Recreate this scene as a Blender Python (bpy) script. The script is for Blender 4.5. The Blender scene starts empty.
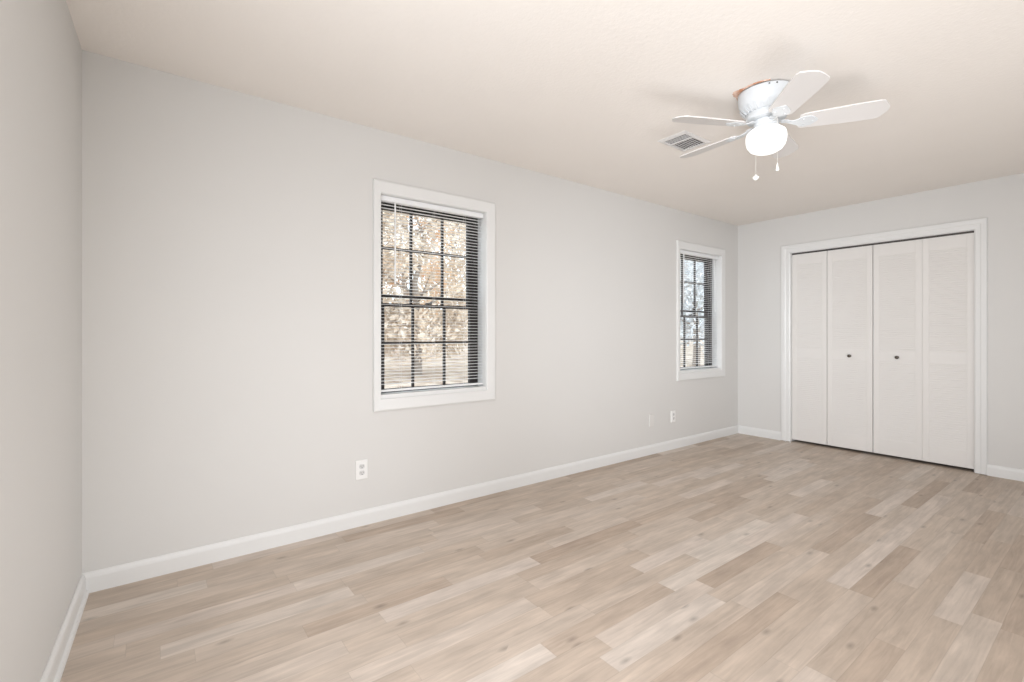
import bpy, bmesh, math, random
from mathutils import Vector, Matrix, noise

R = math.radians
PI = math.pi
S = bpy.context.scene
COL = S.collection

# ------------------------------------------------------------------ camera
F_PX, HORIZON = 474.0, 334.0
YAW = math.atan2(628.5, F_PX)            # angle of view direction from +X towards +Y
CAM = Vector((0.26, -2.858, 1.165))
cd = bpy.data.cameras.new('camera')
cd.sensor_fit = 'HORIZONTAL'; cd.sensor_width = 36.0
cd.lens = 36.0 * F_PX / 1024.0
cd.shift_y = -(341.0 - HORIZON) / 1024.0
cd.clip_start = 0.02; cd.clip_end = 200
cam = bpy.data.objects.new('camera', cd); COL.objects.link(cam)
cam.location = CAM
cam.rotation_euler = (R(90), 0, YAW - R(90))
S.camera = cam

# ------------------------------------------------------------------ world, exposure, large lights
S.view_settings.view_transform = 'Standard'
S.view_settings.look = 'None'
S.view_settings.gamma = 1.0
S.view_settings.use_curve_mapping = False
S.view_settings.exposure = 0.0

W = bpy.data.worlds.new('overcast_sky'); S.world = W; W.use_nodes = True
bg = W.node_tree.nodes['Background']
bg.inputs[0].default_value = (0.86, 0.93, 1.0, 1); bg.inputs[1].default_value = 2.7

def area(name, loc, rot, sx, sy, power, col):
    l = bpy.data.lights.new(name, 'AREA'); l.shape = 'RECTANGLE'; l.size = sx; l.size_y = sy
    l.energy = power; l.color = col
    o = bpy.data.objects.new(name, l); COL.objects.link(o); o.location = loc; o.rotation_euler = rot
    return o
# added fill light at the near wall behind the camera, evens the room
area('near_wall_fill', (0.03, -2.60, 1.25), (R(90), 0, R(-90)), 1.9, 2.1, 57, (0.935, 0.98, 1.045))
# added upward fill low behind the camera, brightens the ceiling
area('ceiling_fill', (2.4, -3.28, .05), (R(180-20), 0, 0), 4.2, .5, 33, (0.965, 0.98, 1.0))
def aimed(name, loc, target, sx, sy, power, col, spread):
    d = Vector(target) - Vector(loc)
    o = area(name, loc, d.to_track_quat('-Z', 'Y').to_euler(), sx, sy, power, col); o.data.spread = R(spread); return o
# added soft fill out of view, aimed to brighten the far corner
aimed('far_corner_fill', (0.35, -3.30, 1.55), (5.3, 0.0, 0.9), .9, .9, 14, (0.945, 0.985, 1.04), 58)
aimed('near_corner_fill', (2.3, -3.40, 1.3), (0.5, -0.5, 0.2),   .8, .8, 4.5, (0.945, 0.985, 1.04), 62)  # second unseen fill, added to lift the near left corner

# ------------------------------------------------------------------ materials
def new_mat(name):
    m = bpy.data.materials.new(name); m.use_nodes = True
    nt = m.node_tree; b = nt.nodes['Principled BSDF']
    return m, nt, b
def srgb(r, g, b):
    f = lambda c: (c/255/12.92) if c/255 <= .04045 else ((c/255+.055)/1.055)**2.4
    return (f(r), f(g), f(b), 1)
def N(nt, t, **k):
    n = nt.nodes.new(t)
    for a, v in k.items(): setattr(n, a, v)
    return n
def L(nt, a, b): nt.links.new(a, b)

def paint(name, col, rough=.55, var=.02, bump=.15, scale=180, spec=.3):
    m, nt, b = new_mat(name)
    tc = N(nt, 'ShaderNodeTexCoord')
    n1 = N(nt, 'ShaderNodeTexNoise'); n1.inputs['Scale'].default_value = 2.2; n1.inputs['Detail'].default_value = 3
    L(nt, tc.outputs['Object'], n1.inputs['Vector'])
    mr = N(nt, 'ShaderNodeMapRange'); mr.inputs['To Min'].default_value = 1 - var; mr.inputs['To Max'].default_value = 1 + var
    L(nt, n1.outputs['Fac'], mr.inputs['Value'])
    mx = N(nt, 'ShaderNodeVectorMath', operation='SCALE'); mx.inputs[0].default_value = col[:3]
    L(nt, mr.outputs[0], mx.inputs['Scale']); L(nt, mx.outputs[0], b.inputs['Base Color'])
    b.inputs['Roughness'].default_value = rough
    b.inputs['Specular IOR Level'].default_value = spec
    if bump:
        n2 = N(nt, 'ShaderNodeTexNoise'); n2.inputs['Scale'].default_value = scale; n2.inputs['Detail'].default_value = 4
        L(nt, tc.outputs['Object'], n2.inputs['Vector'])
        bp = N(nt, 'ShaderNodeBump'); bp.inputs['Strength'].default_value = bump; bp.inputs['Distance'].default_value = .002
        L(nt, n2.outputs['Fac'], bp.inputs['Height']); L(nt, bp.outputs[0], b.inputs['Normal'])
    return m

M = {}
M['wall'] = paint('wall_paint', (0.683, 0.668, 0.645, 1), .6, .012, .12, 220)
M['ceiling'] = paint('ceiling_paint', (0.875, 0.826, 0.775, 1), .9, .02, .7, 60, .1)
M['trim'] = paint('trim_paint', (0.765, 0.76, 0.745, 1), .35, .012, .05, 60, .5)
M['door'] = paint('door_paint', (0.765, 0.738, 0.708, 1), .42, .02, .08, 80, .4)
M['blind'] = paint('blind_vinyl', (0.86, 0.86, 0.86, 1), .4, .01, 0)
M['bronze'] = paint('dark_bronze', (0.035, 0.03, 0.028, 1), .45, .1, 0)
M['plate'] = paint('outlet_plastic', (0.84, 0.83, 0.81, 1), .35, .01, 0)
M['plate_painted'] = paint('painted_plate', (0.71, 0.69, 0.665, 1), .5, .01, .1, 200)
M['slot'] = paint('dark_slot', (0.05, 0.05, 0.05, 1), .7, .1, 0)
M['receptacle'] = paint('receptacle_plastic', (0.66, 0.65, 0.64, 1), .4, .02, 0)
M['fan'] = paint('fan_enamel', (0.66, 0.68, 0.695, 1), .3, .01, 0, spec=.5)
M['blade'] = paint('fan_blade', (0.70, 0.675, 0.655, 1), .45, .015, .05, 40)
M['vent'] = paint('vent_enamel', (0.74, 0.72, 0.70, 1), .45, .02, 0)
M['vent_dark'] = paint('duct_dark', (0.10, 0.09, 0.09, 1), .9, .1, 0)
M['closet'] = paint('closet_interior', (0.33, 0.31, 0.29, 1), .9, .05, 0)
M['bark'] = paint('bark', (0.34, 0.29, 0.25, 1), .95, .3, .8, 30)
M['torn'] = None

# knob: aged bronze
m, nt, b = new_mat('knob_bronze'); b.inputs['Base Color'].default_value = (0.10, 0.085, 0.07, 1)
b.inputs['Metallic'].default_value = .8; b.inputs['Roughness'].default_value = .4; M['knob'] = m
m, nt, b = new_mat('track_metal'); b.inputs['Base Color'].default_value = (0.09, 0.08, 0.075, 1)
b.inputs['Metallic'].default_value = .4; b.inputs['Roughness'].default_value = .6; M['track'] = m
m, nt, b = new_mat('chain_metal'); b.inputs['Base Color'].default_value = (0.82, 0.80, 0.76, 1)
b.inputs['Metallic'].default_value = .5; b.inputs['Roughness'].default_value = .3; M['chain'] = m
m, nt, b = new_mat('lamp_glass'); b.inputs['Base Color'].default_value = (0.80, 0.81, 0.82, 1)
b.inputs['Emission Color'].default_value = (1.0, 0.985, 0.95, 1); b.inputs['Emission Strength'].default_value = 0.8
b.inputs['Roughness'].default_value = .3; M['lamp'] = m
m, nt, b = new_mat('pendant_glass'); b.inputs['Base Color'].default_value = (0.93, 0.92, 0.85, 1)
b.inputs['Roughness'].default_value = .12; b.inputs['Coat Weight'].default_value = .6; M['pendant'] = m

# window glass: clear sheet
m, nt, b = new_mat('window_glass'); nt.nodes.remove(b)
out = nt.nodes['Material Output']
tr = N(nt, 'ShaderNodeBsdfTransparent'); tr.inputs[0].default_value = (.96, .98, .98, 1)
gl = N(nt, 'ShaderNodeBsdfGlossy'); gl.inputs['Roughness'].default_value = .02
lw = N(nt, 'ShaderNodeLayerWeight'); pw = N(nt, 'ShaderNodeMath', operation='POWER'); L(nt, lw.outputs['Facing'], pw.inputs[0]); pw.inputs[1].default_value = 4.0
fr = N(nt, 'ShaderNodeMath', operation='MULTIPLY_ADD'); L(nt, pw.outputs[0], fr.inputs[0]); fr.inputs[1].default_value = .5; fr.inputs[2].default_value = .03
mx = N(nt, 'ShaderNodeMixShader'); L(nt, fr.outputs[0], mx.inputs[0]); L(nt, tr.outputs[0], mx.inputs[1]); L(nt, gl.outputs[0], mx.inputs[2])
L(nt, mx.outputs[0], out.inputs['Surface']); M['glass'] = m

# torn ceiling board, orange-brown
m, nt, b = new_mat('torn_board')
tc = N(nt, 'ShaderNodeTexCoord'); n1 = N(nt, 'ShaderNodeTexNoise'); n1.inputs['Scale'].default_value = 26; n1.inputs['Detail'].default_value = 5
L(nt, tc.outputs['Object'], n1.inputs['Vector'])
cr = N(nt, 'ShaderNodeValToRGB'); cr.color_ramp.elements[0].position = .35; cr.color_ramp.elements[1].position = .65
cr.color_ramp.elements[0].color = srgb(186, 130, 100); cr.color_ramp.elements[1].color = srgb(230, 204, 186)
L(nt, n1.outputs['Fac'], cr.inputs[0]); L(nt, cr.outputs[0], b.inputs['Base Color']); b.inputs['Roughness'].default_value = .95; M['torn'] = m

# vinyl plank floor -----------------------------------------------------
def floor_mat():
    m, nt, b = new_mat('vinyl_planks')
    def math_(op, a, c=None, c2=None):
        n = N(nt, 'ShaderNodeMath', operation=op)
        for i, v in enumerate((a, c, c2)):
            if v is None: continue
            if isinstance(v, (int, float)): n.inputs[i].default_value = v
            else: L(nt, v, n.inputs[i])
        return n.outputs[0]
    tc = N(nt, 'ShaderNodeTexCoord'); sp = N(nt, 'ShaderNodeSeparateXYZ'); L(nt, tc.outputs['Object'], sp.inputs[0])
    x, y = sp.outputs[0], sp.outputs[1]
    wid, ln = 0.0935, 0.78
    yr = math_('DIVIDE', y, wid); row = math_('FLOOR', yr); fy = math_('FRACT', yr)
    wn = N(nt, 'ShaderNodeTexWhiteNoise', noise_dimensions='1D'); L(nt, row, wn.inputs['W'])
    off = math_('MULTIPLY', wn.outputs['Value'], 7.3)
    # length varies a little by row
    wl = N(nt, 'ShaderNodeTexWhiteNoise', noise_dimensions='1D'); L(nt, math_('ADD', row, 51.7), wl.inputs['W'])
    lnr = math_('MULTIPLY_ADD', wl.outputs['Value'], .45, ln - .2)
    xr = math_('ADD', math_('DIVIDE', x, lnr), off); colm = math_('FLOOR', xr); fx = math_('FRACT', xr)
    cb = N(nt, 'ShaderNodeCombineXYZ'); L(nt, row, cb.inputs[0]); L(nt, colm, cb.inputs[1])
    w2 = N(nt, 'ShaderNodeTexWhiteNoise', noise_dimensions='2D'); L(nt, cb.outputs[0], w2.inputs['Vector'])
    tone = w2.outputs['Value']
    w3 = N(nt, 'ShaderNodeTexWhiteNoise', noise_dimensions='3D')
    cb3 = N(nt, 'ShaderNodeCombineXYZ'); L(nt, row, cb3.inputs[0]); L(nt, colm, cb3.inputs[1]); cb3.inputs[2].default_value = 3.3
    L(nt, cb3.outputs[0], w3.inputs['Vector'])
    ramp = N(nt, 'ShaderNodeValToRGB'); e = ramp.color_ramp.elements
    e[0].position = 0; e[0].color = srgb(180, 161, 144)
    e[1].position = 1; e[1].color = srgb(209, 197, 185)
    for p, c in ((.2, (191, 174, 158)), (.5, (196, 180, 165)), (.8, (200, 185, 171)), (.92, (206, 192, 180))):
        k = e.new(p); k.color = srgb(*c)
    L(nt, tone, ramp.inputs[0])
    # grain coordinates, shifted per plank
    shift = N(nt, 'ShaderNodeVectorMath', operation='SCALE'); L(nt, w3.outputs['Color'], shift.inputs[0]); shift.inputs['Scale'].default_value = 31
    add = N(nt, 'ShaderNodeVectorMath', operation='ADD'); L(nt, tc.outputs['Object'], add.inputs[0]); L(nt, shift.outputs[0], add.inputs[1])
    mp = N(nt, 'ShaderNodeMapping'); mp.inputs['Scale'].default_value = (1.3, 20, 1); L(nt, add.outputs[0], mp.inputs[0])
    g1 = N(nt, 'ShaderNodeTexNoise'); g1.inputs['Scale'].default_value = 2.4; g1.inputs['Detail'].default_value = 6; g1.inputs['Roughness'].default_value = .62; g1.inputs['Distortion'].default_value = .8
    L(nt, mp.outputs[0], g1.inputs['Vector'])
    mp2 = N(nt, 'ShaderNodeMapping'); mp2.inputs['Scale'].default_value = (3.0, 9, 1); L(nt, add.outputs[0], mp2.inputs[0])
    g2 = N(nt, 'ShaderNodeTexNoise'); g2.inputs['Scale'].default_value = 1.6; g2.inputs['Detail'].default_value = 4
    L(nt, mp2.outputs[0], g2.inputs['Vector'])
    def rng(v, a, c, lo, hi):
        n = N(nt, 'ShaderNodeMapRange'); n.inputs['From Min'].default_value = a; n.inputs['From Max'].default_value = c
        n.inputs['To Min'].default_value = lo; n.inputs['To Max'].default_value = hi; L(nt, v, n.inputs['Value']); return n.outputs[0]
    grain = rng(g1.outputs['Fac'], .3, .7, .86, 1.09)
    blot = rng(g2.outputs['Fac'], .3, .7, .88, 1.09)
    # knots: sparse stretched cells
    mk = N(nt, 'ShaderNodeMapping'); mk.inputs['Scale'].default_value = (2.6, 6.5, 1); L(nt, add.outputs[0], mk.inputs[0])
    vo = N(nt, 'ShaderNodeTexVoronoi', voronoi_dimensions='2D'); vo.inputs['Scale'].default_value = 1.0; L(nt, mk.outputs[0], vo.inputs['Vector'])
    vs = N(nt, 'ShaderNodeSeparateColor'); L(nt, vo.outputs['Color'], vs.inputs[0])
    big = math_('GREATER_THAN', vs.outputs[0], .72)
    kd = rng(vo.outputs['Distance'], .01, .10, 1, 0)
    knot = math_('MULTIPLY', math_('MULTIPLY', kd, big), .34)
    kf = math_('SUBTRACT', 1.0, knot)
    # seams
    ey = math_('MINIMUM', fy, math_('SUBTRACT', 1.0, fy)); ex = math_('MULTIPLY', math_('MINIMUM', fx, math_('SUBTRACT', 1.0, fx)), 7.5)
    ed = math_('MINIMUM', ey, ex)
    seam = rng(ed, .0, .022, .86, 1.0)
    f1 = math_('MULTIPLY', math_('MULTIPLY', grain, blot), math_('MULTIPLY', kf, seam))
    sc = N(nt, 'ShaderNodeVectorMath', operation='SCALE'); L(nt, ramp.outputs[0], sc.inputs[0]); L(nt, f1, sc.inputs['Scale'])
    L(nt, sc.outputs[0], b.inputs['Base Color'])
    L(nt, rng(g1.outputs['Fac'], .3, .7, .52, .40), b.inputs['Roughness'])
    b.inputs['Specular IOR Level'].default_value = .35
    bp = N(nt, 'ShaderNodeBump'); bp.inputs['Strength'].default_value = .12; bp.inputs['Distance'].default_value = .0015
    L(nt, f1, bp.inputs['Height']); L(nt, bp.outputs[0], b.inputs['Normal'])
    return m
M['floor'] = floor_mat()

def noisy(name, cols, scale, rough=.95):
    m, nt, b = new_mat(name)
    tc = N(nt, 'ShaderNodeTexCoord'); n = N(nt, 'ShaderNodeTexNoise'); n.inputs['Scale'].default_value = scale; n.inputs['Detail'].default_value = 6
    L(nt, tc.outputs['Object'], n.inputs['Vector'])
    cr = N(nt, 'ShaderNodeValToRGB'); e = cr.color_ramp.elements
    e[0].position = .3; e[1].position = .7; e[0].color = cols[0]; e[1].color = cols[-1]
    for i, c in enumerate(cols[1:-1]):
        k = e.new(.3 + .4*(i+1)/(len(cols)-1)); k.color = c
    L(nt, n.outputs['Fac'], cr.inputs[0]); L(nt, cr.outputs[0], b.inputs['Base Color']); b.inputs['Roughness'].default_value = rough
    b.inputs['Specular IOR Level'].default_value = .1
    return m
M['ground'] = noisy('leaf_litter_ground', [srgb(160, 142, 128), srgb(206, 188, 172), srgb(230, 218, 206)], 3.0)
M['leaf_tan'] = noisy('tan_leaves', [srgb(214, 192, 168), srgb(240, 230, 218)], 1.6)
M['leaf_orange'] = noisy('orange_leaves', [srgb(228, 190, 155), srgb(242, 222, 198)], 1.6)
M['leaf_green'] = noisy('green_leaves', [srgb(165, 178, 158), srgb(218, 224, 212)], 1.6)
M['leaf_grey'] = noisy('pale_grey_leaves', [srgb(205, 209, 212), srgb(236, 238, 242)], 1.6)

# ------------------------------------------------------------------ mesh helpers
def box(bm, x0, y0, z0, x1, y1, z1, mi=0):
    v = [bm.verts.new(p) for p in ((x0,y0,z0),(x1,y0,z0),(x1,y1,z0),(x0,y1,z0),(x0,y0,z1),(x1,y0,z1),(x1,y1,z1),(x0,y1,z1))]
    for q in ((3,2,1,0),(4,5,6,7),(0,1,5,4),(1,2,6,5),(2,3,7,6),(3,0,4,7)):
        f = bm.faces.new([v[i] for i in q]); f.material_index = mi
    return v
def lathe(bm, prof, n=32, c=(0,0,0), close=True):
    """prof: list of (r,z) from one end to the other"""
    rings = []
    for r, z in prof:
        if r < 1e-6: rings.append([bm.verts.new((c[0], c[1], c[2]+z))])
        else: rings.append([bm.verts.new((c[0]+r*math.cos(2*PI*i/n), c[1]+r*math.sin(2*PI*i/n), c[2]+z)) for i in range(n)])
    for a, b in zip(rings, rings[1:]):
        for i in range(n):
            j = (i+1) % n
            if len(a) == 1 and len(b) == 1: continue
            if len(a) == 1: bm.faces.new((a[0], b[i], b[j]))
            elif len(b) == 1: bm.faces.new((a[j], a[i], b[0]))
            else: bm.faces.new((a[i], b[i], b[j], a[j]))
    if close:
        for r in (rings[0], rings[-1]):
            if len(r) > 2:
                try: bm.faces.new(r)
                except ValueError: pass
def tube(bm, pts, rad, n=8):
    pts = [Vector(p) for p in pts]; rings = []
    if not hasattr(rad, '__len__'): rad = [rad]*len(pts)
    for i, p in enumerate(pts):
        d = (pts[min(i+1, len(pts)-1)] - pts[max(i-1, 0)]).normalized()
        up = Vector((0,0,1)) if abs(d.z) < .9 else Vector((1,0,0))
        a = d.cross(up).normalized(); b = d.cross(a).normalized()
        rings.append([bm.verts.new(p + rad[i]*(a*math.cos(2*PI*k/n) + b*math.sin(2*PI*k/n))) for k in range(n)])
    for a, b in zip(rings, rings[1:]):
        for k in range(n): bm.faces.new((a[k], a[(k+1)%n], b[(k+1)%n], b[k]))
    bm.faces.new(rings[0]); bm.faces.new(rings[-1])
def prism(bm, prof, p0, p1, out, up=Vector((0,0,1))):
    """extrude profile (d outwards, h up) from p0 to p1"""
    p0 = Vector(p0); p1 = Vector(p1); out = Vector(out)
    a = [bm.verts.new(p0 + out*d + up*h) for d, h in prof]
    b = [bm.verts.new(p1 + out*d + up*h) for d, h in prof]
    n = len(prof)
    for i in range(n): bm.faces.new((a[i], a[(i+1)%n], b[(i+1)%n], b[i]))
    bm.faces.new(a); bm.faces.new(b)
def frame_ring(bm, rect0, rect1, prof, to3):
    """mitred frame: profile (t 0..1 from inner to outer rect, d = depth), to3 maps (u,v,d)"""
    (a0, b0, a1, b1) = rect0; (A0, B0, A1, B1) = rect1
    loops = []
    for t, d in prof:
        u0 = a0+(A0-a0)*t; v0 = b0+(B0-b0)*t; u1 = a1+(A1-a1)*t; v1 = b1+(B1-b1)*t
        loops.append([bm.verts.new(to3(u, v, d)) for u, v in ((u0,v0),(u1,v0),(u1,v1),(u0,v1))])
    n = len(loops)
    for i in range(n):
        a = loops[i]; b = loops[(i+1) % n]
        for k in range(4): bm.faces.new((a[k], a[(k+1)%4], b[(k+1)%4], b[k]))
def obj(name, bm, mat, parent=None, loc=None, smooth=False, bevel=0, seg=2):
    bmesh.ops.recalc_face_normals(bm, faces=bm.faces)
    me = bpy.data.meshes.new(name)
    if smooth:
        for f in bm.faces: f.smooth = True
    bm.to_mesh(me); bm.free()
    for mm in (mat if isinstance(mat, (list, tuple)) else [mat]): me.materials.append(mm)
    o = bpy.data.objects.new(name, me); COL.objects.link(o)
    if parent: o.parent = parent
    if loc is not None: o.location = loc
    if bevel:
        md = o.modifiers.new('bevel', 'BEVEL'); md.width = bevel; md.segments = seg; md.limit_method = 'ANGLE'; md.angle_limit = R(40)
    if smooth and bevel == 0:
        try: me.set_sharp_from_angle(angle=R(38))
        except Exception: pass
    return o
def tag(o, label, cat=None, group=None, kind=None):
    if label: o['label'] = label
    if cat: o['category'] = cat
    if group: o['group'] = group
    if kind: o['kind'] = kind
    return o
def empty(name, loc=(0,0,0), rz=0):
    o = bpy.data.objects.new(name, None); o.empty_display_size = .1; COL.objects.link(o)
    o.location = loc; o.rotation_euler = (0, 0, rz); return o
def BM(): return bmesh.new()

# ------------------------------------------------------------------ room shell
LX, DY, HZ, WT = 5.748, 3.60, 2.44, 0.20       # length, depth, height, long wall thickness
W1 = (1.386, 2.178, 0.760, 2.045)              # window openings x0 x1 z0 z1
W2 = (4.572, 5.368, 0.760, 2.045)
CL = (-2.022, -0.580, 2.040)                   # closet opening y0 y1 top

bm = BM(); box(bm, -.15, -DY-.1, -.12, LX+.9, WT, 0)
tag(obj('floor', bm, M['floor']), 'floor of pale greige wood-look vinyl planks', 'floor', kind='structure')
bm = BM(); box(bm, -.15, -DY-.1, HZ, LX+.9, WT, HZ+.12)
tag(obj('ceiling', bm, M['ceiling']), 'warm white lightly textured ceiling', 'ceiling', kind='structure')

def wall_with_openings(bm, a0, a1, z0, z1, opens, b0, b1, axis):
    """box wall along axis with rectangular openings (a0,a1,z0,z1)"""
    def bx(u0, u1, w0, w1):
        if u1-u0 < 1e-5 or w1-w0 < 1e-5: return
        if axis == 'x': box(bm, u0, b0, w0, u1, b1, w1)
        else: box(bm, b0, u0, w0, b1, u1, w1)
    cur = a0
    for (u0, u1, w0, w1) in sorted(opens):
        bx(cur, u0, z0, z1); bx(u0, u1, z0, w0); bx(u0, u1, w1, z1); cur = u1
    bx(cur, a1, z0, z1)
bm = BM(); wall_with_openings(bm, -.15, LX+.9, 0, HZ, [W1, W2], 0, WT, 'x')
tag(obj('wall_back', bm, M['wall']), 'long off-white painted wall holding both windows', 'wall', kind='structure')
SK = 1.6                                       # the near wall runs slightly out of square (degrees)
bm = BM(); vv = box(bm, -.15, -DY, 0, 0, 0, HZ)
for q in vv:
    if q.co.y < -1 and q.co.x > -.1: q.co.x = -DY*math.tan(R(SK))
tag(obj('wall_left', bm, M['wall']), 'near off-white wall at the left edge of the view', 'wall', kind='structure')
bm = BM(); wall_with_openings(bm, -DY, 0, 0, HZ, [(CL[0], CL[1], 0, CL[2])], LX, LX+.12, 'y')
tag(obj('wall_right', bm, M['wall']), 'far off-white end wall around the closet doors', 'wall', kind='structure')
bm = BM(); box(bm, -.15, -DY-.1, 0, LX+.9, -DY, HZ)
tag(obj('wall_front', bm, M['wall']), 'off-white wall behind the viewpoint', 'wall', kind='structure')
# closet interior: side, back
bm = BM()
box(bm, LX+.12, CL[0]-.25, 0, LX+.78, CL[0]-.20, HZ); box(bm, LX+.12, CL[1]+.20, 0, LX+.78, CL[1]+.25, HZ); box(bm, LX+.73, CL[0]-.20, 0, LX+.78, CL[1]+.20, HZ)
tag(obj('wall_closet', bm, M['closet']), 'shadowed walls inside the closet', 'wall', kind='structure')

# baseboards: profile with eased top
BP = [(0,0),(.014,0),(.014,.068),(.0115,.080),(.007,.088),(.004,.092),(0,.092)]
BPS = [(0,0),(.026,0),(.0255,.008),(.022,.015),(.014,.019),(.014,.068),(.0115,.080),(.007,.088),(.004,.092),(0,.092)]   # with shoe moulding
def baseboard(name, p0, p1, out, label, pf=BP):
    bm = BM(); prism(bm, pf, p0, p1, out); o = obj(name, bm, M['trim']); tag(o, label, 'baseboard', kind='structure'); return o
baseboard('baseboard_back', (0,0,0), (LX,0,0), (0,-1,0), 'white baseboard along the long window wall')
baseboard('baseboard_left', (-DY*math.tan(R(SK)),-DY,0), (0,-.0145,0), (1,0,0), 'white baseboard along the near left wall', BPS)
baseboard('baseboard_right', (LX,-.014,0), (LX,CL[1]+.092,0), (-1,0,0), 'short white baseboard between corner and closet casing')
baseboard('baseboard_right', (LX,CL[0]-.075,0), (LX,-DY,0), (-1,0,0), 'white baseboard right of the closet casing')

# ------------------------------------------------------------------ windows
def make_window(n, Wd, label):
    x0, x1, z0, z1 = Wd
    root = empty('window_%d' % n, ((x0+x1)/2, 0, z0)); ox = (x0+x1)/2
    tag(root, label, 'window', kind='structure')
    hw = (x1-x0)/2; H = z1-z0
    # casing (flat board, eased edges), mitred
    bm = BM(); cw = .068
    frame_ring(bm, (-hw, 0, hw, H), (-hw-.048, -.076, hw+.076, H+.078),
               [(0, 0), (0, -.012), (.06, -.015), (.88, -.018), (1, -.014), (1, 0)], lambda u, v, d: (u, d, v))
    obj('casing', bm, M['trim'], root)
    # painted jamb lining
    bm = BM(); t = .012
    frame_ring(bm, (-hw, 0, hw, H), (-hw-t+.014, -t+.014, hw+t-.014, H+t-.014), [(0, -.002), (0, .105), (1, .105), (1, -.002)], lambda u, v, d: (u, d, v))
    obj('jamb', bm, M['trim'], root)
    # sill board at the back of the recess
    bm = BM(); box(bm, -hw+.002, .0, .0, hw-.002, .104, .024); obj('window_stool', bm, M['trim'], root, bevel=.002)
    # dark outer frame
    bm = BM()
    frame_ring(bm, (-hw+.036, .026, hw-.036, H-.036), (-hw, .0, hw, H), [(0, .105), (0, .175), (1, .175), (1, .105)], lambda u, v, d: (u, d, v))
    obj('window_frame', bm, M['bronze'], root)
    sx0, sx1 = -hw+.036, hw-.036
    mz = 1.357 - z0; mu = 1.417 - z0
    m1, m2 = -.1205, .1205
    # lower sash (nearer the room)
    def sash(za, zb, ya, yb, rows, br=.028, tr_=.024):
        s = empty('sash'); s.parent = root
        st = .034
        bm = BM(); frame_ring(bm, (sx0+st, za+br, sx1-st, zb-tr_), (sx0, za, sx1, zb), [(0, ya), (0, yb), (1, yb), (1, ya)], lambda u, v, d: (u, d, v))
        obj('sash_frame', bm, M['bronze'], s)
        bm = BM(); ym = (ya+yb)/2
        for mx_ in (m1, m2): box(bm, mx_-.008, ym-.008, za+br-.001, mx_+.008, ym+.008, zb-tr_+.001)
        for r in rows: box(bm, sx0+st-.001, ym-.0075, r-.0085, sx1-st+.001, ym+.0075, r+.0085)
        obj('muntins', bm, M['bronze'], s)
        bm = BM(); box(bm, sx0+st-.004, ym-.0015, za+br-.004, sx1-st+.004, ym+.0015, zb-tr_+.004)
        obj('pane', bm, M['glass'], s)
    sash(.018, mz+.010, .108, .134, [1.104-z0], .028, .020)
    sash(mz-.010, H-.036, .138, .162, [mu, 1.733-z0], .018)
    # sash lock
    bm = BM(); box(bm, -.022, .112, mz+.013, .022, .130, mz+.022); tube(bm, [(0,.121,mz+.02),(.02,.119,mz+.028)], .004)
    obj('sash_lock', bm, M['bronze'], root)
    return root
make_window(1, W1, 'near window with dark gridded sashes looking onto tan autumn trees')
make_window(2, W2, 'far window near the room corner with dark gridded sashes')

# venetian blinds, inside-mounted --------------------------------------------------
def make_blind(Wd, label, bottom, tilt, cords):
    x0, x1, z0, z1 = Wd
    root = empty('venetian_blind', ((x0+x1)/2, .045, z1)); hw = (x1-x0)/2 - .006
    tag(root, label, 'window blind', 'white mini blinds hanging in the windows')
    bm = BM(); prism(bm, [(-.016,-.003),(.020,-.003),(.0215,-.006),(.0215,-.033),(.018,-.036),(-.016,-.036)], (-hw,0,0), (hw,0,0), (0,-1,0))
    obj('headrail', bm, M['blind'], root)
    # slats
    pitch = .0212; n = int((z1 - .050 - bottom - .012)/pitch)
    bm = BM(); sw = .0125
    rnd = random.Random(4)
    for i in range(n):
        z = -.056 - i*pitch; tt = tilt + rnd.uniform(-.02, .02)
        top = []; bot = []
        for k in range(6):
            s = -1 + 2*k/5; cr = .0022*(1-s*s)
            y = s*sw*math.cos(tt) ; zz = z + cr + s*sw*math.sin(tt)
            top.append((y, zz+.0003)); bot.append((y, zz-.0003))
        prof = top + bot[::-1]
        a = [bm.verts.new((-hw, y, q)) for y, q in prof]; b = [bm.verts.new((hw, y, q)) for y, q in prof]
        for k in range(len(prof)): bm.faces.new((a[k], a[(k+1)%len(prof)], b[(k+1)%len(prof)], b[k]))
        bm.faces.new(a); bm.faces.new(b)
    obj('slats', bm, M['blind'], root, smooth=True)
    zb = bottom - z1
    bm = BM(); prism(bm, [(-.012,0),(-.010,-.003),(.010,-.003),(.012,0),(.012,.007),(.009,.010),(-.009,.010),(-.012,.007)], (-hw,0,zb), (hw,0,zb), (0,-1,0))
    obj('bottom_rail', bm, M['blind'], root)
    bm = BM()
    for fx in (-.62, 0, .62) if hw > .2 else (-.6, .6):
        for yy in (-.0128, .0128): tube(bm, [(fx*hw, yy, -.043), (fx*hw, yy, zb+.009)], .0006, 5)
    obj('ladder_cord', bm, M['blind'], root)
    # tilt wand on the left
    wx = -hw + .098
    bm = BM(); tube(bm, [(wx, -.022, -.030), (wx, -.030, -.045), (wx+.001, -.028, -.30), (wx+.002, -.026, -.56)], [.003, .0052, .0052, .006], 8)
    tube(bm, [(wx, -.018, -.034), (wx, -.031, -.034)], .004, 8)
    obj('tilt_wand', bm, M['blind'], root)
    if cords:
        xr = hw - .10
        cord = BM()
        for dx, zl in ((0, -.62), (.012, -.60)):
            tube(cord, [(xr+dx, -.024, -.036), (xr+dx*1.4+.008, -.027, -.30), (xr+dx*2+.016, -.027, zl)], .0026, 6)
        o = obj('lift_cord', cord, M['blind'], root)
        bm = BM(); lathe(bm, [(0,.0),(.004,-.002),(.007,-.028),(.006,-.034),(0,-.035)], 12, (xr+.030, -.027, -.60)); obj('cord_tassel', bm, M['blind'], root, smooth=True)
    return root
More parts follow.
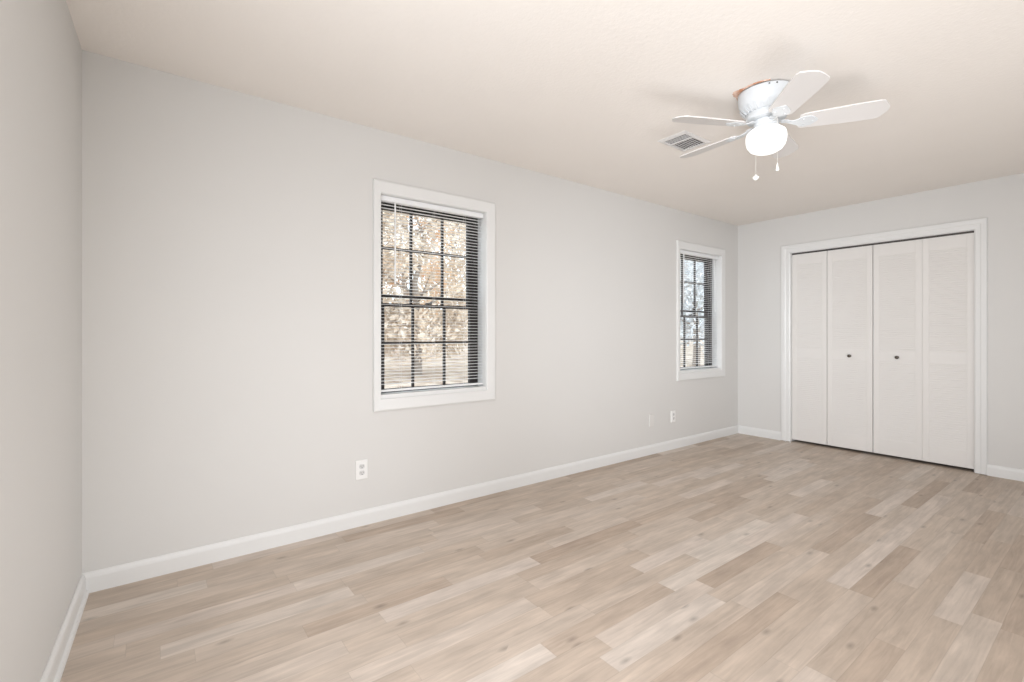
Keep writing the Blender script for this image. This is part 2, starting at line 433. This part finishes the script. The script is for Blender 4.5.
make_blind(W1, 'white mini blind lowered with open slats in the near window', .800, R(3), False)
make_blind(W2, 'white mini blind lowered in the far window beside the room corner', .800, R(3), True)

# ------------------------------------------------------------------ closet
y0c, y1c, zc = CL
bm = BM(); cw0, cw1 = .075, .092      # casing
prof = [(0, 0), (0, -.010), (.10, -.014), (.45, -.015), (.55, -.019), (.92, -.020), (1, -.016), (1, 0)]
def casing_u(bm, a0, a1, top, w_lo, w_hi, w_top, z0):
    loops = []
    for t, d in prof:
        loops.append([bm.verts.new((LX+d, a0 - w_lo*t, z0)), bm.verts.new((LX+d, a0 - w_lo*t, top + w_top*t)),
                      bm.verts.new((LX+d, a1 + w_hi*t, top + w_top*t)), bm.verts.new((LX+d, a1 + w_hi*t, z0))])
    n = len(loops)
    for i in range(n):
        a = loops[i]; b = loops[(i+1) % n]
        for k in range(3): bm.faces.new((a[k], a[k+1], b[k+1], b[k]))
    bm.faces.new([l[0] for l in loops]); bm.faces.new([l[3] for l in loops])
casing_u(bm, y0c, y1c, zc, cw0, cw1, .085, .006)
tag(obj('trim_1', bm, M['trim']), 'white casing framing the closet doorway', 'door casing', kind='structure')
# jamb lining
bm = BM(); box(bm, LX, y0c, .004, LX+.12, y0c+.004, zc); box(bm, LX, y1c-.004, .004, LX+.12, y1c, zc); box(bm, LX, y0c, zc-.004, LX+.12, y1c, zc)
tag(obj('trim_2', bm, M['trim']), 'white jamb lining inside the closet doorway', 'door jamb', kind='structure')
# dark top track
bm = BM(); box(bm, LX+.026, y0c+.006, zc-.020, LX+.052, y1c-.006, zc-.0045)
tag(obj('trim_3', bm, M['track']), 'dark metal track along the top of the closet opening', 'door track', kind='structure')

def bifold(n, ya, yb, label, knob_leaf):
    """two leaves between ya (higher y) and yb"""
    root = empty('door_%d' % n, (LX+.024, (ya+yb)/2, .0)); tag(root, label, 'closet door', kind='structure')
    c = (ya+yb)/2; half = (ya-yb)/2
    splits = [ya-.0015, (ya+yb)/2+.0015, (ya+yb)/2-.0015, yb+.0015]
    if n == 1: splits[1] = -.9200+.0022; splits[2] = -.9200-.0022
    else: splits[1] = -1.676+.0005; splits[2] = -1.676-.0005
    for i, (a, b) in enumerate(((splits[0], splits[1]), (splits[2], splits[3]))):
        bz, tz = .026, zc-.021
        lo, hi = b - c, a - c
        st = .046; rails = [(bz, bz+.14), (.905, 1.005), (tz-.115, tz)]
        bm = BM()
        box(bm, 0, lo, bz, .028, lo+st, tz); box(bm, 0, hi-st, bz, .028, hi, tz)
        for r0, r1 in rails: box(bm, .0005, lo+st, r0, .0275, hi-st, r1)
        leaf = obj('door_leaf', bm, M['door'], root, bevel=.0015)
        bm = BM(); pitch = .0195
        for z0_, z1_ in ((rails[0][1], rails[1][0]), (rails[1][1], rails[2][0])):
            k = int((z1_-z0_)/pitch); p = (z1_-z0_)/k
            for j in range(k):
                z = z0_ + (j+.5)*p
                # slat slopes down towards the room
                pr = [(.0008, z-.0100), (.0030, z-.0120), (.0095, z+.0110), (.0055, z+.0120)]
                aa = [bm.verts.new((px, lo+st-.004, min(max(pz, z0_-.004), z1_+.004))) for px, pz in pr]; bb = [bm.verts.new((px, hi-st+.004, min(max(pz, z0_-.004), z1_+.004))) for px, pz in pr]
                for q in range(4): bm.faces.new((aa[q], aa[(q+1)%4], bb[(q+1)%4], bb[q]))
                bm.faces.new(aa); bm.faces.new(bb)
        obj('louvres', bm, M['door'], leaf)
        if i == knob_leaf:
            bm = BM(); lathe(bm, [(.0, -.0),(.013,0),(.013,.003),(.007,.005),(.006,.012),(.012,.017),(.0155,.022),(.0145,.028),(.008,.032),(0,.033)], 24)
            kn = obj('knob', bm, M['knob'], leaf, smooth=True)
            kn.rotation_euler = (0, R(-90), 0); kn.location = (0, (-1.121 if n == 1 else -1.498) - c, .948)
            kn['label'] = 'small dark bronze knob'
    return root
bifold(1, y1c-.004, -1.308, 'left pair of white louvred bifold closet doors', 1)
bifold(2, -1.3105, y0c+.004, 'right pair of white louvred bifold closet doors', 0)

# ------------------------------------------------------------------ outlets on the long wall
def outlet(x, z, w, h, label, mat, holes=True):
    root = empty('wall_outlet' if holes else 'blank_wall_plate', (x, 0, z)); tag(root, label, 'outlet' if holes else 'wall plate')
    bm = BM(); hw, hh = w/2, h/2
    frame = [(-hw, -hh), (hw, -hh), (hw, hh), (-hw, hh)]
    a = [bm.verts.new((u, 0, v)) for u, v in frame]; b = [bm.verts.new((u*.985, -.004, v*.985)) for u, v in frame]; c = [bm.verts.new((u*.93, -.0065, v*.95)) for u, v in frame]
    for p, q in ((a, b), (b, c)):
        for k in range(4): bm.faces.new((p[k], p[(k+1)%4], q[(k+1)%4], q[k]))
    bm.faces.new(a); bm.faces.new(c)
    obj('cover_plate', bm, mat, root)
    if holes:
        for s in (1, -1):
            bm = BM(); cz = s*.0195; pts = []
            for k in range(28):
                t = 2*PI*k/28; u = .0172*math.cos(t); v = .0172*math.sin(t); v = max(-.0135, min(.0135, v)); pts.append((u, v+cz))
            a = [bm.verts.new((u, -.006, v)) for u, v in pts]; b = [bm.verts.new((u*.97, -.0095, cz+(v-cz)*.97)) for u, v in pts]
            for k in range(28): bm.faces.new((a[k], a[(k+1)%28], b[(k+1)%28], b[k]))
            bm.faces.new(a); bm.faces.new(b)
            r = obj('receptacle', bm, M['receptacle'], root)
            bm = BM()
            for sx, hh2 in ((-.0065, .0045), (.0065, .0038)): box(bm, sx-.0011, -.0100, cz+.002-hh2+.001, sx+.0011, -.0094, cz+.002+hh2+.001)
            lathe(bm, [(.0028, -.0003), (.0028, .0003)], 10, (0, 0, 0))
            bm.verts.ensure_lookup_table()
            for v in bm.verts[16:]: v.co = Vector((v.co.x, -.0097 + v.co.z, cz - .0075 + v.co.y))
            obj('slots', bm, M['slot'], r)
        bm = BM(); lathe(bm, [(0, .0), (.0032, 0), (.003, .0012), (0, .0015)], 12)
        s = obj('screw', bm, M['plate'], root, smooth=True); s.rotation_euler = (R(90), 0, 0); s.location = (0, -.0064, 0)
    else:
        for s_ in (1, -1):
            bm = BM(); lathe(bm, [(0, .0), (.0032, 0), (.003, .0012), (0, .0015)], 12)
            s = obj('screw', bm, mat, root, smooth=True); s.rotation_euler = (R(90), 0, 0); s.location = (0, -.0064, s_*.03)
    return root
outlet(1.267, .340, .074, .118, 'white duplex outlet low on the wall below the near window', M['plate'])
outlet(4.462, .330, .072, .116, 'white outlet low on the long wall just left of far window', M['plate'])
outlet(4.110, .328, .072, .116, 'wall-coloured painted-over plate left of the far outlet', M['plate_painted'], False)

# ------------------------------------------------------------------ ceiling vent
VX, VY, VA = 3.062, -1.040, R(0)
vr = empty('ceiling_vent', (VX, VY, HZ)); tag(vr, 'white rectangular slatted air register on the ceiling beside the fan', 'air vent')
VW, VH = .150, .103
bm = BM()
frame_ring(bm, (-VW+.035, -VH+.022, VW-.035, VH-.022), (-VW, -VH, VW, VH), [(0, 0), (0, -.009), (.25, -.010), (1, -.003), (1, 0)], lambda u, v, d: (u, v, d))
box(bm, -.040, -VH+.022, -.009, -.028, VH-.022, -.001)
obj('vent_frame', bm, M['vent'], vr)
bm = BM(); box(bm, -VW+.033, -VH+.020, -.0012, VW-.033, VH-.020, -.0002); obj('duct_backing', bm, M['vent_dark'], vr)
bm = BM()
def vslat(x0, y0, x1, y1, lean, dp=.007):
    d = Vector((x1-x0, y1-y0, 0)); n = Vector((-d.y, d.x, 0)).normalized()*lean
    p = [Vector((x0,y0,-.0015)), Vector((x1,y1,-.0015))]
    a = [bm.verts.new(p[0]), bm.verts.new(p[1]), bm.verts.new(p[1]+n+Vector((0,0,-dp))), bm.verts.new(p[0]+n+Vector((0,0,-dp)))]
    o = n.normalized()*.001
    b = [bm.verts.new(v.co+o) for v in a]
    bm.faces.new(a); bm.faces.new(b)
    for k in range(4): bm.faces.new((a[k], a[(k+1)%4], b[(k+1)%4], b[k]))
for i in range(4):
    x = -VW+.042 + i*.0165; vslat(x, -VH+.022, x, VH-.022, -.001, .0035)
for i in range(9):
    y = -VH+.030 + i*.0180; vslat(-.028, y, VW-.035, y, -.001)
obj('vent_slats', bm, M['vent'], vr)

# ------------------------------------------------------------------ ceiling fan (hugger type)
FX, FY = 2.869 - .02*math.sin(YAW) - .03*math.cos(YAW), -1.657 + .02*math.cos(YAW) - .03*math.sin(YAW)
fan = empty('ceiling_fan', (FX, FY, HZ)); tag(fan, 'white five-blade flush ceiling fan with lit glass bowl', 'ceiling fan')
bm = BM(); lathe(bm, [(0,0),(.112,0),(.112,-.007),(.132,-.007),(.135,-.010),(.135,-.030),(.131,-.060),(.120,-.088),(.100,-.108),(.086,-.116),(.0,-.116)], 48)
obj('motor_housing', bm, M['fan'], fan, smooth=True)
# vent holes along the housing rim and ribbed lower band
for a in (248, 263, 128, 143):
    bm = BM(); aw = R(a) + YAW - PI/2
    v = Vector((math.cos(aw), math.sin(aw), 0)); c = v*.1348 + Vector((0,0,-.018)); t = Vector((-v.y, v.x, 0))
    lo = [bm.verts.new(c + t*.004*math.cos(2*PI*k/10) + Vector((0,0,.004*math.sin(2*PI*k/10))) + v*.0015) for k in range(10)]; bm.faces.new(lo)
    l2 = [bm.verts.new(w.co - v*.004) for w in lo]; bm.faces.new(l2)
    for k in range(10): bm.faces.new((lo[k], lo[(k+1)%10], l2[(k+1)%10], l2[k]))
    obj('mounting_screw', bm, M['slot'], fan)
bm = BM(); lathe(bm, [(0,-.112),(.094,-.114),(.098,-.120),(.098,-.140),(.092,-.147),(.060,-.150),(0,-.150)], 48)
obj('flywheel', bm, M['fan'], fan, smooth=True)
bm = BM()
for k in range(24):
    a = 2*PI*k/24; v = Vector((math.cos(a), math.sin(a), 0)); t = Vector((-v.y, v.x, 0))
    pts = []
    for r, z in ((.101, -.090), (.096, -.112), (.088, -.118), (.118, -.095)):
        pass
    p = [v*.124+Vector((0,0,-.088)), v*.099+Vector((0,0,-.110)), v*.098+Vector((0,0,-.118)), v*.130+Vector((0,0,-.084))]
    l = [bm.verts.new(q + t*.004) for q in p]; r_ = [bm.verts.new(q - t*.004) for q in p]
    bm.faces.new(l); bm.faces.new(r_)
    for q in range(4): bm.faces.new((l[q], l[(q+1)%4], r_[(q+1)%4], r_[q]))
obj('housing_ribs', bm, M['fan'], fan)
bm = BM(); lathe(bm, [(0,-.148),(.056,-.149),(.060,-.154),(.060,-.184),(.066,-.190),(.066,-.200),(.0,-.200)], 40)
obj('switch_housing', bm, M['fan'], fan, smooth=True)
# glass bowl
bm = BM(); lathe(bm, [(.060,-.198),(.080,-.203),(.093,-.216),(.0975,-.235),(.097,-.256),(.091,-.281),(.077,-.301),(.053,-.315),(.026,-.321),(0,-.323)], 48)
obj('lamp_bowl', bm, M['lamp'], fan, smooth=True)['label'] = 'glowing frosted glass lamp bowl'
# blades
BASE = YAW - R(90)                      # camera-frame angle 0 (right) in world
def blade_mesh():
    bm = BM(); n = 22; r0, r1 = .150, .517
    def half(s):                        # half width along the blade
        if s < .06: return .046 + .010*(s/.06)**.5
        w = .056 + .012*min(1, (s-.06)/.6)
        if s > .90: w *= max(0, 1-((s-.90)/.10)**2.6*.48)
        return w
    rows = []
    pitch = R(-13)
    for i in range(n+1):
        s = i/n; x = r0+(r1-r0)*s; w = half(s); row = []
        for v in (-1, -.5, 0, .5, 1):
            y = v*w; row.append((x + (.012*(1-v*v) if i == n else 0), y*math.cos(pitch), y*math.sin(pitch)))
        rows.append(row)
    T = [[bm.verts.new((p[0], p[1], p[2]+.003)) for p in r] for r in rows]; B = [[bm.verts.new((p[0], p[1], p[2]-.003)) for p in r] for r in rows]
    for i in range(n):
        for k in range(4):
            bm.faces.new((T[i][k], T[i+1][k], T[i+1][k+1], T[i][k+1])); bm.faces.new((B[i][k], B[i][k+1], B[i+1][k+1], B[i+1][k]))
        for k in (0, 4): bm.faces.new((T[i][k], T[i+1][k], B[i+1][k], B[i][k]))
    for k in range(4):
        for i in (0, n): bm.faces.new((T[i][k], T[i][k+1], B[i][k+1], B[i][k]))
    return bm
def bracket_mesh():
    bm = BM(); pitch = R(-13); rows = []
    for x, w, z in ((.070,.016,.012),(.095,.015,.010),(.115,.014,.001),(.135,.020,-.003),(.155,.034,-.0045),(.180,.042,-.0045),(.205,.034,-.0045),(.225,.014,-.0045),(.233,.004,-.0045)):
        tw = pitch*min(1, max(0, (x-.08)/.06)); rows.append([(x, v*w*math.cos(tw), z+v*w*math.sin(tw)) for v in (-1, -.4, .4, 1)])
    T = [[bm.verts.new((p[0], p[1], p[2]+.002)) for p in r] for r in rows]; B = [[bm.verts.new((p[0], p[1], p[2]-.002)) for p in r] for r in rows]
    n = len(rows)-1
    for i in range(n):
        for k in range(3):
            bm.faces.new((T[i][k], T[i+1][k], T[i+1][k+1], T[i][k+1])); bm.faces.new((B[i][k], B[i][k+1], B[i+1][k+1], B[i+1][k]))
        for k in (0, 3): bm.faces.new((T[i][k], T[i+1][k], B[i+1][k], B[i][k]))
    for k in range(3):
        for i in (0, n): bm.faces.new((T[i][k], T[i][k+1], B[i][k+1], B[i][k]))
    for (x, y) in ((.168, -.022), (.168, .022), (.208, 0)):
        lathe(bm, [(0,-.0105),(.003,-.0102),(.004,-.007),(.004,-.005)], 8, (x, y*math.cos(pitch), y*math.sin(pitch)))
    return bm
bl0 = br0 = None
for k, ang in enumerate((-23, 49, 122, 190, 263)):
    rz = BASE + R(ang)
    if bl0 is None:
        bl0 = bl = obj('blade', blade_mesh(), M['blade'], fan); br0 = br = obj('blade_bracket', bracket_mesh(), M['fan'], bl0, smooth=True)
    else:
        bl = bl0.copy(); COL.objects.link(bl); bl.parent = fan; br = br0.copy(); COL.objects.link(br); br.parent = bl
    bl.location = (0, 0, -.179); bl.rotation_euler = (0, 0, rz)
# pull chains
def chain(px, py, z0, z1, kind):
    bm = BM(); n = int((z0-z1)/.006)
    tube(bm, [(px, py, z0), (px, py, z1)], .0009, 6)
    for i in range(n): 
        z = z0-.003-i*.006; lathe(bm, [(0,.0018),(.0018,0),(0,-.0018)], 6, (px, py, z))
    c = obj('pull_chain', bm, M['chain'], fan)
    bm = BM()
    if kind == 'bead': lathe(bm, [(0,.004),(.004,0),(.016,-.012),(.0165,-.017),(.008,-.027),(0,-.031)], 8, (px, py, z1))
    else: lathe(bm, [(0,.003),(.003,0),(.0045,-.014),(.0085,-.032),(.008,-.035),(0,-.036)], 16, (px, py, z1))
    p = obj('chain_pendant', bm, M['pendant'], c, smooth=kind != 'bead')
rt = Vector((math.sin(YAW), -math.cos(YAW), 0)); fw = Vector((math.cos(YAW), math.sin(YAW), 0))
def off(r, f): v = rt*r + fw*f; return v.x, v.y
a, b = off(.0, .105); chain(a, b, -.187, -.401, 'bead')
a, b = off(.002, -.103); chain(a, b, -.187, -.414, 'bell')
# arms that carry the chains out past the bowl
for (r, f) in ((.0, .105), (.002, -.103)):
    bm = BM(); a, b = off(r*.45, f*.45); c, d = off(r, f); tube(bm, [(a, b, -.178), (c, d, -.178), (c, d, -.187)], .002, 6)
    obj('chain_guide', bm, M['chain'], fan)

# torn patch of ceiling left of the housing
bm = BM(); rnd = random.Random(11)
cx, cy = off(-.146, .012)
pts = []
ring = []
for i in range(40):
    t = R(140) + R(110)*i/39                       # hugging the housing edge, camera-frame angles
    ring.append((t, .1375))
outer = []
for i in range(40):
    t = R(140) + R(110)*i/39; s = math.sin(PI*i/39)
    w = .1375 + .002 + .034*math.exp(-((t-R(176))/R(13))**2)*rnd.uniform(.75, 1.1) + .006*s*rnd.random() + .002*s
    outer.append((t, w))
def pc(t, r, z): a, b = off(r*math.cos(t), r*math.sin(t)); return (FX+a, FY+b, HZ+z)
I = [bm.verts.new(pc(t, r-.002, -.0045)) for t, r in ring]; I2 = [bm.verts.new(pc(t, r-.002, 0)) for t, r in ring]
Mv = [bm.verts.new(pc(t, (r+.1375)/2, -.0030-.003*rnd.random())) for t, r in outer]; O = [bm.verts.new(pc(t, r, 0)) for t, r in outer]
for i in range(39):
    bm.faces.new((I[i], I[i+1], Mv[i+1], Mv[i])); bm.faces.new((Mv[i], Mv[i+1], O[i+1], O[i])); bm.faces.new((I[i], I2[i], I2[i+1], I[i+1])); bm.faces.new((I2[i], O[i], O[i+1], I2[i+1]))
o = obj('ceiling_tear', bm, M['torn'])
tag(o, 'ragged orange-brown torn strip of ceiling along the fan housing edge', 'ceiling damage')

# crumbs of white filler at the foot of the closet casing
rnd = random.Random(3)
for i, (yy, xx, s) in enumerate(((-.478, LX-.030, .008), (-.545, LX-.040, .006), (-.600, LX-.055, .007))):
    bm = BM(); bmesh.ops.create_icosphere(bm, subdivisions=2, radius=s)
    for v in bm.verts: v.co *= rnd.uniform(.75, 1.15); v.co.z = max(v.co.z*.55, -s*.3)
    o = obj('plaster_crumb', bm, M['trim'], loc=(xx, yy, s*.3))
    tag(o, ('white plaster crumb at left foot of the closet casing', 'white plaster crumb in front of casing and door edge', 'white plaster crumb on the floor beside the leftmost closet door leaf')[i], 'debris', 'plaster crumbs by the closet casing')

# ------------------------------------------------------------------ outdoors
bm = BM(); n = 40
gx = [-8 + 60*i/n for i in range(n+1)]; gy = [WT+.02 + 42*(j/n)**1.4 for j in range(n+1)]
V = [[bm.verts.new((x, y, -.45 + .085*max(0, y-3) + .12*noise.noise(Vector((x*.3, y*.3, 0))))) for x in gx] for y in gy]
for j in range(n):
    for i in range(n): bm.faces.new((V[j][i], V[j][i+1], V[j+1][i+1], V[j+1][i]))
tag(obj('ground', bm, M['ground'], smooth=True), 'leaf covered ground rising outside the windows', 'ground', kind='structure')
def gz(x, y): return -.45 + .085*max(0, y-3) + .12*noise.noise(Vector((x*.3, y*.3, 0)))

def tree(x, y, h, cr, mat, label, seed, low=.18, nleaf=6000, ls=.095):
    rnd = random.Random(seed); z = gz(x, y)
    root = empty('tree', (x, y, z)); tag(root, label, 'tree', 'trees outside the windows')
    bm = BM(); pts = []; rad = []
    for i in range(8):
        t = i/7; pts.append((.25*t*rnd.uniform(-1, 1), .25*t*rnd.uniform(-1, 1), -.1 + h*.9*t)); rad.append(.13*(1-t)+.02)
    tube(bm, pts, rad, 10)
    for i in range(12):
        t = rnd.uniform(.2, .85); p = Vector((0, 0, h*.9*t)); a = rnd.uniform(0, 2*PI); l = cr*rnd.uniform(.6, .95)*(1.1-t*.5)
        q = p + Vector((math.cos(a)*l, math.sin(a)*l, l*.55)); tube(bm, [p, (p+q)/2+Vector((0,0,-.05)), q], [.045, .03, .01], 6)
    obj('trunk', bm, M['bark'], root, smooth=True)
    bm = BM()
    blobs = []
    for i in range(26):
        t = rnd.uniform(low, 1); a = rnd.uniform(0, 2*PI); rr = cr*math.sqrt(rnd.random())*(1.05-.5*abs(t-.5)*2)
        blobs.append((Vector((math.cos(a)*rr, math.sin(a)*rr, h*t)), cr*rnd.uniform(.28, .5)))
    for i in range(nleaf):
        c, r = blobs[rnd.randrange(len(blobs))]
        d = Vector((rnd.gauss(0,1), rnd.gauss(0,1), rnd.gauss(0,1))).normalized()*r*rnd.random()**.4
        p = c + d; s = ls*rnd.uniform(.6, 1.3)
        a = Vector((rnd.gauss(0,1), rnd.gauss(0,1), rnd.gauss(0,1))).normalized(); b = a.cross(Vector((rnd.gauss(0,1), rnd.gauss(0,1), rnd.gauss(0,1)))).normalized(); c2 = a.cross(b)*.15
        bm.faces.new([bm.verts.new(q) for q in (p-a*s, p-b*s*.5+c2*s, p+a*s, p+b*s*.5+c2*s)])
    obj('foliage', bm, mat, root)
T = [
 (5.9, 8.9, 5.0, 1.6, 'leaf_tan', 'nearest pale tan tree seen centrally through the near window', 1),
 (2.6, 8.6, 5.4, 1.5, 'leaf_tan', 'tan leaved tree at the left side of the near window view', 2),
 (7.6, 13.2, 7.2, 2.0, 'leaf_orange', 'orange leaved tree right of middle in the near window view', 3),
 (9.6, 8.6, 5.2, 1.7, 'leaf_green', 'pale green tree at the right side of the near window view', 4),
 (2.6, 16.5, 7.4, 2.2, 'leaf_green', 'pale green tree behind the tan ones in the near window view', 5),
 (11.8, 17.0, 8.6, 2.4, 'leaf_tan', 'tall tan tree far behind, right side of near window view', 6),
 (17.0, 7.5, 6.0, 2.1, 'leaf_grey', 'pale grey-green tree at left in the far window view', 7),
 (21.5, 11.5, 7.4, 2.4, 'leaf_green', 'green tree in the middle of the far window view', 8),
 (26.5, 14.0, 8.4, 2.6, 'leaf_grey', 'pale grey tree at right in the far window view', 9),
]
for x, y, h, cr_, mt, lb, sd in T: tree(x, y, h, cr_, M[mt], lb, sd)
